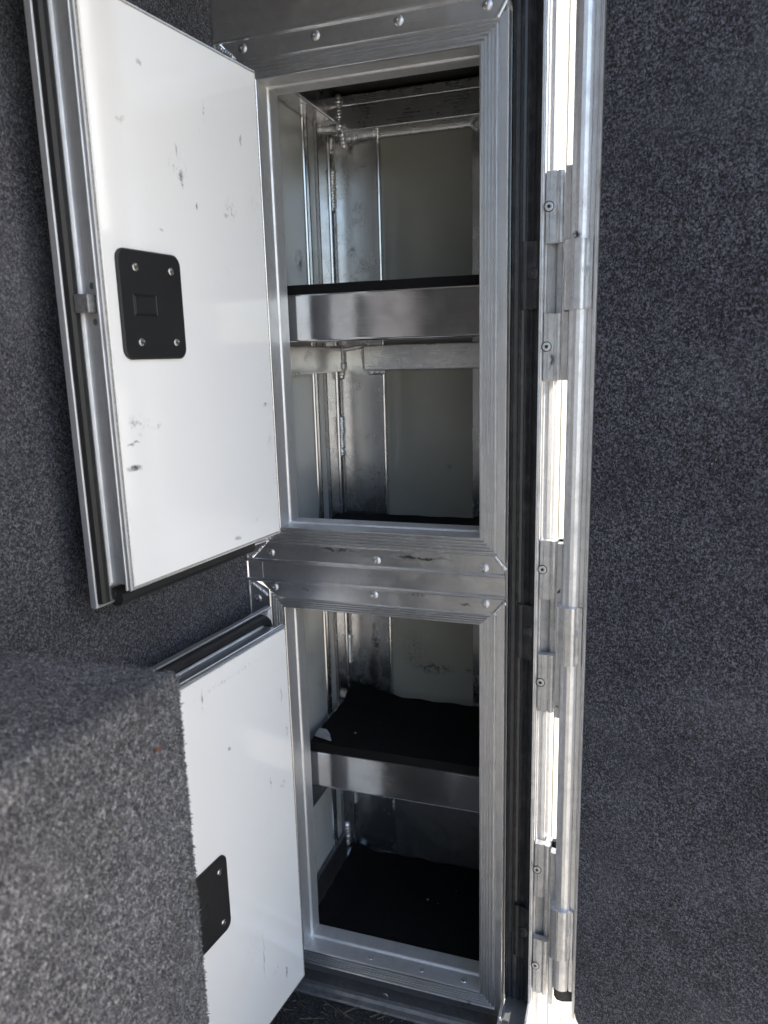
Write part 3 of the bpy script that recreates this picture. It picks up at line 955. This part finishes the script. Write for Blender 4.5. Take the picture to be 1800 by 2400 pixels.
up_marks = [((0.165, 0, 1.298), (0.022, 0.02, 0.022), 0.55, 0.56), ((0.07, 0, 1.265), (0.018, 0.02, 0.018), 0.6, 0.56),
            ((0.02, 0, 1.28), (0.014, 0.02, 0.012), 0.6, 0.56), ((0.12, 0, 1.34), (0.012, 0.02, 0.02), 0.4, 0.6),
            ((0.263, 0, 1.012), (0.022, 0.02, 0.016), 0.45, -0.5), ((0.272, 0, 0.992), (0.012, 0.02, 0.0022), 0.95, -0.35),
            ((0.275, 0, 0.965), (0.014, 0.02, 0.0045), 0.95, -0.38), ((0.235, 0, 1.01), (0.012, 0.02, 0.01), 0.35, -0.5),
            ((0.016, 0, 1.018), (0.012, 0.02, 0.005), 0.9, 0.52), ((0.014, 0, 0.967), (0.007, 0.02, 0.02), 0.7, 0.54),
            ((0.10, 0, 0.846), (0.012, 0.02, 0.003), 0.6, -0.4), ((0.05, 0, 0.862), (0.02, 0.02, 0.006), 0.5, 0.56),
            ((0.25, 0, 1.33), (0.01, 0.02, 0.01), 0.35, -0.5), ((0.16, 0, 1.285), (0.004, 0.02, 0.012), 0.8, -0.45), ((0.165, 0, 1.315), (0.002, 0.02, 0.010), 0.7, -0.42), ((0.135, 0, 1.26), (0.0025, 0.02, 0.006), 0.8, -0.4), ((0.075, 0, 1.258), (0.016, 0.02, 0.003), 0.6, -0.45), ((0.11, 0, 1.37), (0.003, 0.02, 0.014), 0.45, -0.45), ((0.04, 0, 1.352), (0.003, 0.02, 0.009), 0.6, -0.45), ((0.2, 0, 1.225), (0.006, 0.02, 0.0018), 0.7, -0.4), ((0.1, 0, 1.20), (0.05, 0.02, 0.05), 0.25, 0.64), ((0.13, 0, 0.90), (0.1, 0.02, 0.06), 0.25, 0.64), ((0.215, 0, 1.39), (0.006, 0.02, 0.006), 0.5, -0.45)]
lo_marks = [((0.195, 0, 0.652), (0.002, 0.02, 0.018), 0.7, -0.40), ((0.012, 0, 0.52), (0.003, 0.02, 0.012), 0.7, 0.5),
            ((0.03, 0, 0.44), (0.010, 0.02, 0.008), 0.8, 0.52), ((0.10, 0, 0.40), (0.02, 0.02, 0.03), 0.3, 0.6),
            ((0.12, 0, 0.225), (0.035, 0.02, 0.03), 0.5, 0.58), ((0.105, 0, 0.19), (0.0015, 0.02, 0.05), 0.35, -0.36),
            ((0.075, 0, 0.145), (0.014, 0.02, 0.012), 0.7, 0.56), ((0.03, 0, 0.30), (0.006, 0.02, 0.008), 0.5, 0.55),
            ((0.14, 0, 0.66), (0.1, 0.02, 0.004), 0.35, 0.52), ((0.06, 0, 0.46), (0.002, 0.02, 0.012), 0.6, -0.42), ((0.02, 0, 0.585), (0.0018, 0.02, 0.02), 0.6, -0.42), ((0.10, 0, 0.52), (0.1, 0.02, 0.1), 0.22, 0.65), ((0.05, 0, 0.12), (0.003, 0.02, 0.02), 0.7, -0.42), ((0.15, 0, 0.56), (0.004, 0.02, 0.004), 0.6, -0.4)]
door((-0.2865, -0.04, 0), 0.832, 1.444, "upper", up_marks, (0.1775, 0.2755, 1.0828, 1.1985), None)
door((-0.2872, -0.04, 0), 0.0675, 0.6826, "lower", lo_marks, (0.1765, 0.2745, 0.3050, 0.4207), None)

# ------------------------------------------------------------------ doorway jamb
JAMB = thing("door_jamb", "hinge side jamb of the trailer doorway with black weatherstrip and bright ribbed aluminium", "door frame", (0.06, 0, 0))
JO = Vector((0.06, 0, 0))
def jl(name, bm, mat, parent=None, **k):
    o = link(name, bm, mat, None, **k)
    par = parent or JAMB
    o.parent = par
    o.matrix_parent_inverse = Matrix.Translation(-JO)
    return o
ZT = 1.97
# weatherstrip with three soft ridges
wp = [(XR+0.0012, 0.018), (0.0392, 0.016), (0.0400, 0.010), (0.0416, 0.0082), (0.0432, 0.010), (0.0440, 0.0150), (0.0490, 0.0155), (0.0500, 0.0128), (0.0520, 0.0118),
      (0.0540, 0.0135), (0.0575, 0.0145), (0.0585, 0.0120), (0.0605, 0.0110), (0.0625, 0.0132), (0.0645, 0.0158), (0.0675, 0.0150), (0.0715, 0.0095), (0.0745, 0.0065), (0.0772, 0.0060), (0.0776, 0.022), (XR+0.0012, 0.024)]
jl("weatherstrip", extrude_z(bmesh.new(), wp, 0.0705, ZT), RUB_SEAL)
for z0, z1 in ((1.134, 1.2175), (0.651, 0.732), (0.155, 0.245)):
    cp = [(0.0528, 0.0150), (0.0528, 0.0098), (0.0560, 0.0088), (0.0600, 0.0093), (0.0640, 0.0084), (0.0690, 0.0078), (0.0730, 0.0052), (0.0770, 0.0048), (0.0770, 0.0150)]
    c_ = jl("cover_plate", extrude_z(bmesh.new(), cp, z0, z1), RUB_COVER)
    r_ = rivet((0.0688, 0.0076, (z0+z1)/2+0.002), (-0.1, -1, 0), RUB_SEAL, None, r=0.0078, h=0.003)
    r_.parent = JAMB
    r_.matrix_parent_inverse = Matrix.Translation(-JO)
# bright lip and ribbed channel
lip = [(0.0777, 0.02), (0.0777, -0.0030), (0.0783, -0.0040), (0.0800, -0.0040), (0.0806, -0.0030), (0.0818, -0.0028), (0.0822, -0.0038), (0.0832, -0.0038), (0.0838, -0.0026), (0.0840, 0.0020),
       (0.0850, 0.0024), (0.0852, 0.0012), (0.0860, 0.0014), (0.0863, 0.0040), (0.0878, 0.0050), (0.0915, 0.0072), (0.0918, 0.0058), (0.0968, 0.0088), (0.0972, 0.0104), (0.1012, 0.0128), (0.1016, 0.0135), (0.1016, 0.02)]
jl("jamb_channel", extrude_z(bmesh.new(), lip, -0.10, ZT), AL_JAMB)
# the painted return of the outer wall, lit through the gap behind the door
rp_ = [(0.1018, 0.0140), (0.1030, 0.0150), (0.1048, 0.0250), (0.1068, 0.0252), (0.1069, 0.0300), (0.1074, 0.0420), (0.1084, 0.0480), (0.1100, 0.0700), (0.1100, 0.09), (0.095, 0.09), (0.0995, 0.0125)]
jl("wall_return", extrude_z(bmesh.new(), rp_, -0.16, ZT), PAINT)
# hinge leaves with a countersunk screw and a knuckle each
leafs = [(1.2952, 1.2117), (1.1268, 1.0430), (0.8306, 0.7482), (0.6676, 0.5824), (0.3706, 0.2826), (0.2076, 0.1128)]
leaf_lbl = "hinge leaf screwed to the jamb"
first = None
for k, (zt, zb) in enumerate(leafs):
    pr_ = [(0.0850, 0.0030), (0.0850, -0.0078), (0.0856, -0.0084), (0.0896, -0.0086), (0.0898, -0.0070), (0.0902, -0.0070), (0.0904, -0.0086), (0.0978, -0.0088), (0.0982, -0.0064), (0.0988, -0.0064), (0.0992, -0.0078)]
    for j in range(7):
        a_ = R(200-j*35)
        pr_.append((0.1035+0.0042*math.cos(a_), -0.0052-0.0042*math.sin(a_)*1.0 if False else -0.0056+0.0042*-math.sin(R(20+j*25))))
    pr_ += [(0.1078, -0.0030), (0.1078, 0.0008)]
    lf = jl("hinge_leaf", extrude_z(bmesh.new(), pr_, zb, zt), AL_HINGE, bevel=0.0005)
    zs = (zt+zb)/2+0.001
    bm = lathe(bmesh.new(), (0.0888, -0.0088, zs), (0, -1, 0), [(0.0056, 0.0), (0.0054, 0.0006), (0.0046, 0.0008), (0.0042, 0.0003), (0.0026, 0.0003), (0.0022, 0.0007), (0.0017, 0.0004), (0.0012, 0.0002)], 22)
    s1 = link("screw", bm, AL_HINGE, None, smooth=False)
    s1.parent = JAMB; s1.matrix_parent_inverse = Matrix.Translation(-JO)
    bm = lathe(bmesh.new(), (0.0888, -0.0088, zs), (0, -1, 0), [(0.0021, 0.0009), (0, 0.0009)], 14)  # flat dark disc for the shade in the screw's hole
    link_ring = lathe(bmesh.new(), (0.0888, -0.0087, zs), (0, -1, 0), [(0.0066, 0.0), (0.0066, 0.0004), (0.0050, 0.0004)], 20)  # dark ring laid round the screw for the shade of its countersink
    s3 = link("screw_gap_shade", link_ring, DARKM, None)
    s3.parent = JAMB; s3.matrix_parent_inverse = Matrix.Translation(-JO)
    s2 = link("screw_hole_shade", bm, DARKM, None)
    s2.parent = JAMB; s2.matrix_parent_inverse = Matrix.Translation(-JO)

for z0, z1 in ((1.0435, 1.2945), (0.5830, 0.8300), (0.1133, 0.3700)):
    sp = [(0.0990, 0.0040), (0.1012, 0.0020), (0.1052, 0.0016), (0.1060, 0.0036), (0.1085, 0.0040), (0.1088, 0.0120), (0.1045, 0.0160), (0.1020, 0.0150)]
    jl("hinge_sun_block", extrude_z(bmesh.new(), sp, z0, z1), AL_HINGE)  # added filler that keeps the sun out of the hinge gap
    sq = [(0.1092, 0.0042), (0.1165, 0.0036), (0.1168, 0.0120), (0.1092, 0.0125)]
    jl("hinge_gap_shade", extrude_z(bmesh.new(), sq, z0, z1), DARKM)  # added dark strip standing for the shade in the hinge gap
# door sill and outer body
SILL = boxo("door_sill", aluminium("aluminium_sill", 'y', 0.5, 0.42, 0.7, 21.0, grit=0.3), None, 0.0405, 0.0772, -1.15, 0.0300, 0.0, 0.0700, bevel=0.002)
tag(SILL, "worn aluminium door sill running out below the black weatherstrip", "sill")
edge = boxo("sill_edge", AL_JAMB, SILL, 0.0360, 0.0400, -1.15, -0.0005, 0.0, 0.0722, bevel=0.001)
edge2 = boxo("sill_edge", AL_JAMB, SILL, 0.0776, 0.0830, -1.15, -0.0046, -0.06, 0.0870, bevel=0.001)  # outer edge raised to keep the sun off the sill

OUT = boxo("outer_wall", PAINT, None, 0.070, 0.1095, 0.0915, 1.4, -0.16, 1.979)
tag(OUT, "white painted outside wall of the trailer beyond the hinge gap", "wall")

# ------------------------------------------------------------------ trailer door (opened outwards, carpeted inside)
DA = R(-22)
dd = Vector((math.cos(DA), math.sin(DA), 0))
dn = Vector((-dd.y, dd.x, 0))        # outward (sunlit) normal
H0 = Vector((0.1515, -0.0480, 0))
TD = thing("trailer_door", "big open trailer door lined with dark grey carpet, aluminium hinge edge", "door", (0.1515, -0.048, 0))
HO = Matrix.Translation(-H0)
def dl(o, par=None):
    o.parent = par or TD
    o.matrix_parent_inverse = HO
    return o
DW, DZ0, DZ1 = 0.85, 0.108, 2.14
# carpet lining with rounded lower hinge corner, slight surface waviness
bm = bmesh.new()
rc = 0.028
pl = [(0.0, DZ1)]
for k in range(9):
    a_ = R(180+90*k/8)
    pl.append((rc+rc*math.cos(a_), DZ0+rc+rc*math.sin(a_)))
pl += [(DW, DZ0), (DW, DZ1)]
f0 = [bm.verts.new(H0+dd*(u+0.0006)+dn*0.0005-dn*0.004+Vector((0, 0, z))) for u, z in pl]
f1 = [bm.verts.new(H0+dd*(u+0.0006)+dn*0.0045+Vector((0, 0, z))) for u, z in pl]
bm.faces.new(f0); bm.faces.new(f1[::-1])
for i in range(len(pl)):
    j = (i+1) % len(pl)
    bm.faces.new((f0[i], f0[j], f1[j], f1[i]))
bmesh.ops.bevel(bm, geom=[e for e in bm.edges if all((v in f0) for v in e.verts)], offset=0.002, segments=2, affect='EDGES')
dl(link("carpet_lining", bm, carpet("grey_carpet_door", (0.007, 0.0072, 0.0095), (0.195, 0.199, 0.24), 500)))
# core and outer skin
c0 = [H0+dd*0.012+dn*0.0052, H0+dd*DW+dn*0.0052, H0+dd*DW+dn*0.034, H0+dd*0.012+dn*0.034]
dl(link("door_core", extrude_z(bmesh.new(), [(p.x, p.y) for p in c0], DZ0+0.012, DZ1), PAINT))
# hinge edge extrusion (profile in plan)
ep = [(0.1180, -0.0355), (0.1186, -0.0375), (0.1200, -0.0392), (0.1230, -0.0412), (0.1275, -0.0428), (0.1320, -0.0428), (0.1362, -0.0412), (0.1396, -0.0388), (0.1399, -0.0350), (0.1406, -0.0350), (0.1410, -0.0388),
      (0.1455, -0.0392), (0.1460, -0.0385)]
eb = [(0.1560, -0.0385), (0.170, -0.005), (0.160, 0.012), (0.1300, 0.0125), (0.1215, 0.0030)]
dl(link("hinge_edge", extrude_z(bmesh.new(), ep+eb, 0.158, DZ1), AL_JAMB))
fl_ = [(0.1464, -0.0380), (0.1464, -0.0462), (0.1474, -0.0482), (0.1488, -0.0488), (0.1490, -0.0478), (0.1496, -0.0478), (0.1498, -0.0492), (0.1508, -0.0498), (0.1512, -0.0490), (0.1512, -0.0380)]
dl(link("edge_flange", extrude_z(bmesh.new(), fl_, 0.122, DZ1), AL_JAMB))
# grimy end cap below the extrusion
bm = bmesh.new()
cap = [(0.1195, -0.034), (0.124, -0.041), (0.132, -0.0422), (0.146, -0.038), (0.160, -0.018), (0.150, -0.003), (0.126, -0.004)]
dl(link("end_cap", extrude_z(bm, cap, 0.140, 0.1575), plain("grimy_cap", (0.05, 0.045, 0.04), 0.8, 0, 0.5, 160), bevel=0.001))
# door halves of the hinges, each with a rivet, and the knuckles beside the leaves
for z0, z1 in ((1.1290, 1.2095), (0.6706, 0.7513), (0.2137, 0.2955)):
    hp = [(0.1094, -0.0150), (0.1094, -0.0200), (0.1100, -0.0206), (0.1108, -0.0204), (0.1110, -0.0225), (0.1118, -0.0230), (0.1122, -0.0400), (0.1130, -0.0440), (0.1150, -0.0452), (0.1228, -0.0478), (0.1231, -0.0455), (0.1236, -0.0455), (0.1239, -0.0480), (0.1310, -0.0486)]
    for k in range(7):
        a_ = R(k*15)
        hp.append((0.1320+0.0052*math.sin(a_), -0.0486+0.0052*(1-math.cos(a_))))
    hp += [(0.1385, -0.0400), (0.1415, -0.0410), (0.1420, -0.0432), (0.1450, -0.0434), (0.1455, -0.0395), (0.1455, -0.0340), (0.1200, -0.0150)]
    h_ = dl(link("hinge_plate", extrude_z(bmesh.new(), hp, z0, z1), AL_HINGE, bevel=0.0004))
    rv_ = rivet((0.1372, -0.0432, (z0+z1)/2+0.004), (0.85, -0.52, 0), AL_HINGE, None, r=0.0062, h=0.0014)
    dl(rv_)
for zt, zb in leafs:
    kp = [(0.1098, -0.0110), (0.1098, -0.0235), (0.1105, -0.0245), (0.1150, -0.0252), (0.1162, -0.0258), (0.1172, -0.0250), (0.1176, -0.0120)]
    dl(link("hinge_knuckle", extrude_z(bmesh.new(), kp, zb+0.001, zt+0.001), AL_JAMB, bevel=0.0005))

# ------------------------------------------------------------------ small things lying about
STRAW = plain("dry_straw", (0.13, 0.11, 0.08), 0.9, 0, 0.6, 300)
bm = bmesh.new()
for k in range(80):
    x = rnd.uniform(-0.37, -0.02); y = -0.015-abs(rnd.gauss(0, 0.05))
    a_ = rnd.uniform(-0.9, 0.9) if rnd.random() < 0.7 else rnd.uniform(0, 3.14)
    L = rnd.choice((0.002, 0.003, 0.004, 0.007, 0.012, 0.02))*rnd.uniform(0.6, 1.2)
    w = rnd.uniform(0.0004, 0.001)
    z = 0.0015+rnd.uniform(0, 0.003)
    dx, dy = math.cos(a_)*L, math.sin(a_)*L
    nx, ny = -math.sin(a_)*w, math.cos(a_)*w
    v = [bm.verts.new(p) for p in ((x-dx-nx, y-dy-ny, z), (x+dx-nx, y+dy-ny, z+rnd.uniform(0, 0.003)), (x+dx+nx, y+dy+ny, z+0.0012), (x-dx+nx, y-dy+ny, z+0.0012), (x-dx, y-dy, z+0.0022), (x+dx, y+dy, z+0.003))]
    bm.faces.new((v[0], v[1], v[5], v[4])); bm.faces.new((v[3], v[4], v[5], v[2]))
tag(link("straw_litter", bm, STRAW), kind="stuff")
bm = bmesh.new()
for k in range(9):
    zf = rnd.choice((0.0795, 0.0795, 0.4312))
    x = rnd.uniform(-0.29, 0.0); y = rnd.uniform(0.09, 0.26)
    s = rnd.choice((0.0004, 0.0005, 0.0007, 0.0018))
    bmesh.ops.create_icosphere(bm, subdivisions=1, radius=s, matrix=Matrix.Translation((x, y, zf+s*0.5)) @ Matrix.Diagonal((1.4, 1, 0.6, 1)))
tag(link("crumb_litter", bm, plain("pale_crumbs", (0.34, 0.31, 0.26), 0.9)), kind="stuff")

def leaf(c, n, s, mat, label, name, cat):
    a, b, n = basis(n)
    bm = bmesh.new()
    pts = [(-1, 0), (-0.5, 0.45), (0.1, 0.55), (0.6, 0.3), (1, 0.05), (0.5, -0.35), (0, -0.5), (-0.6, -0.4)]
    ctr = bm.verts.new(Vector(c)+n*s*0.35)
    vs = [bm.verts.new(Vector(c)+a*x*s+b*y*s+n*s*(0.15+0.1*math.sin(i*2.1))) for i, (x, y) in enumerate(pts)]
    for i in range(len(vs)):
        bm.faces.new((ctr, vs[i], vs[(i+1) % len(vs)]))
    tag(link(name, bm, mat), label, cat)
pB = B0 + D*0.040 + NV*0.0025 + Vector((0, 0, 0.7420))
leaf(pB, NV, 0.0045, plain("rust_leaf", (0.11, 0.05, 0.03), 0.9), "small rust brown leaf fragment stuck to the carpeted box", "dry_leaf", "leaf")

def bit(c, n, L, ang, label, name="straw_bit", w=0.0005):
    a, b, n = basis(n)
    bm = bmesh.new()
    t_ = a*math.cos(ang)+b*math.sin(ang)
    s_ = n.cross(t_)
    c = Vector(c)
    rows = []
    for k in range(4):
        u = k/3-0.5
        p = c+t_*L*u+s_*L*0.25*(u*u)+n*0.0015
        rows.append((bm.verts.new(p-s_*w), bm.verts.new(p+n*w*1.5), bm.verts.new(p+s_*w)))
    for k in range(3):
        for q_ in range(2):
            bm.faces.new((rows[k][q_], rows[k][q_+1], rows[k+1][q_+1], rows[k+1][q_]))
    tag(link(name, bm, STRAW), label, "straw")
def on_door(u, z):
    return H0+dd*u-dn*0.0036+Vector((0, 0, z))
bit(on_door(0.093, 1.447), -dn, 0.011, 2.2, "short straw caught near the top of the carpeted door", w=0.0007)
bit(on_door(0.018, 0.69), -dn, 0.011, 1.9, "pale thread on the carpeted door beside the middle hinge", "lint_thread")
bit(B0+D*0.10+NV*0.002+Vector((0, 0, 0.70)), NV, 0.009, 1.4, "tiny straw on the upper side of the carpeted box")
bit(B0+D*0.015+NV*0.002+Vector((0, 0, 0.585)), NV, 0.010, 1.2, "tiny straw near the far edge of the carpeted box")
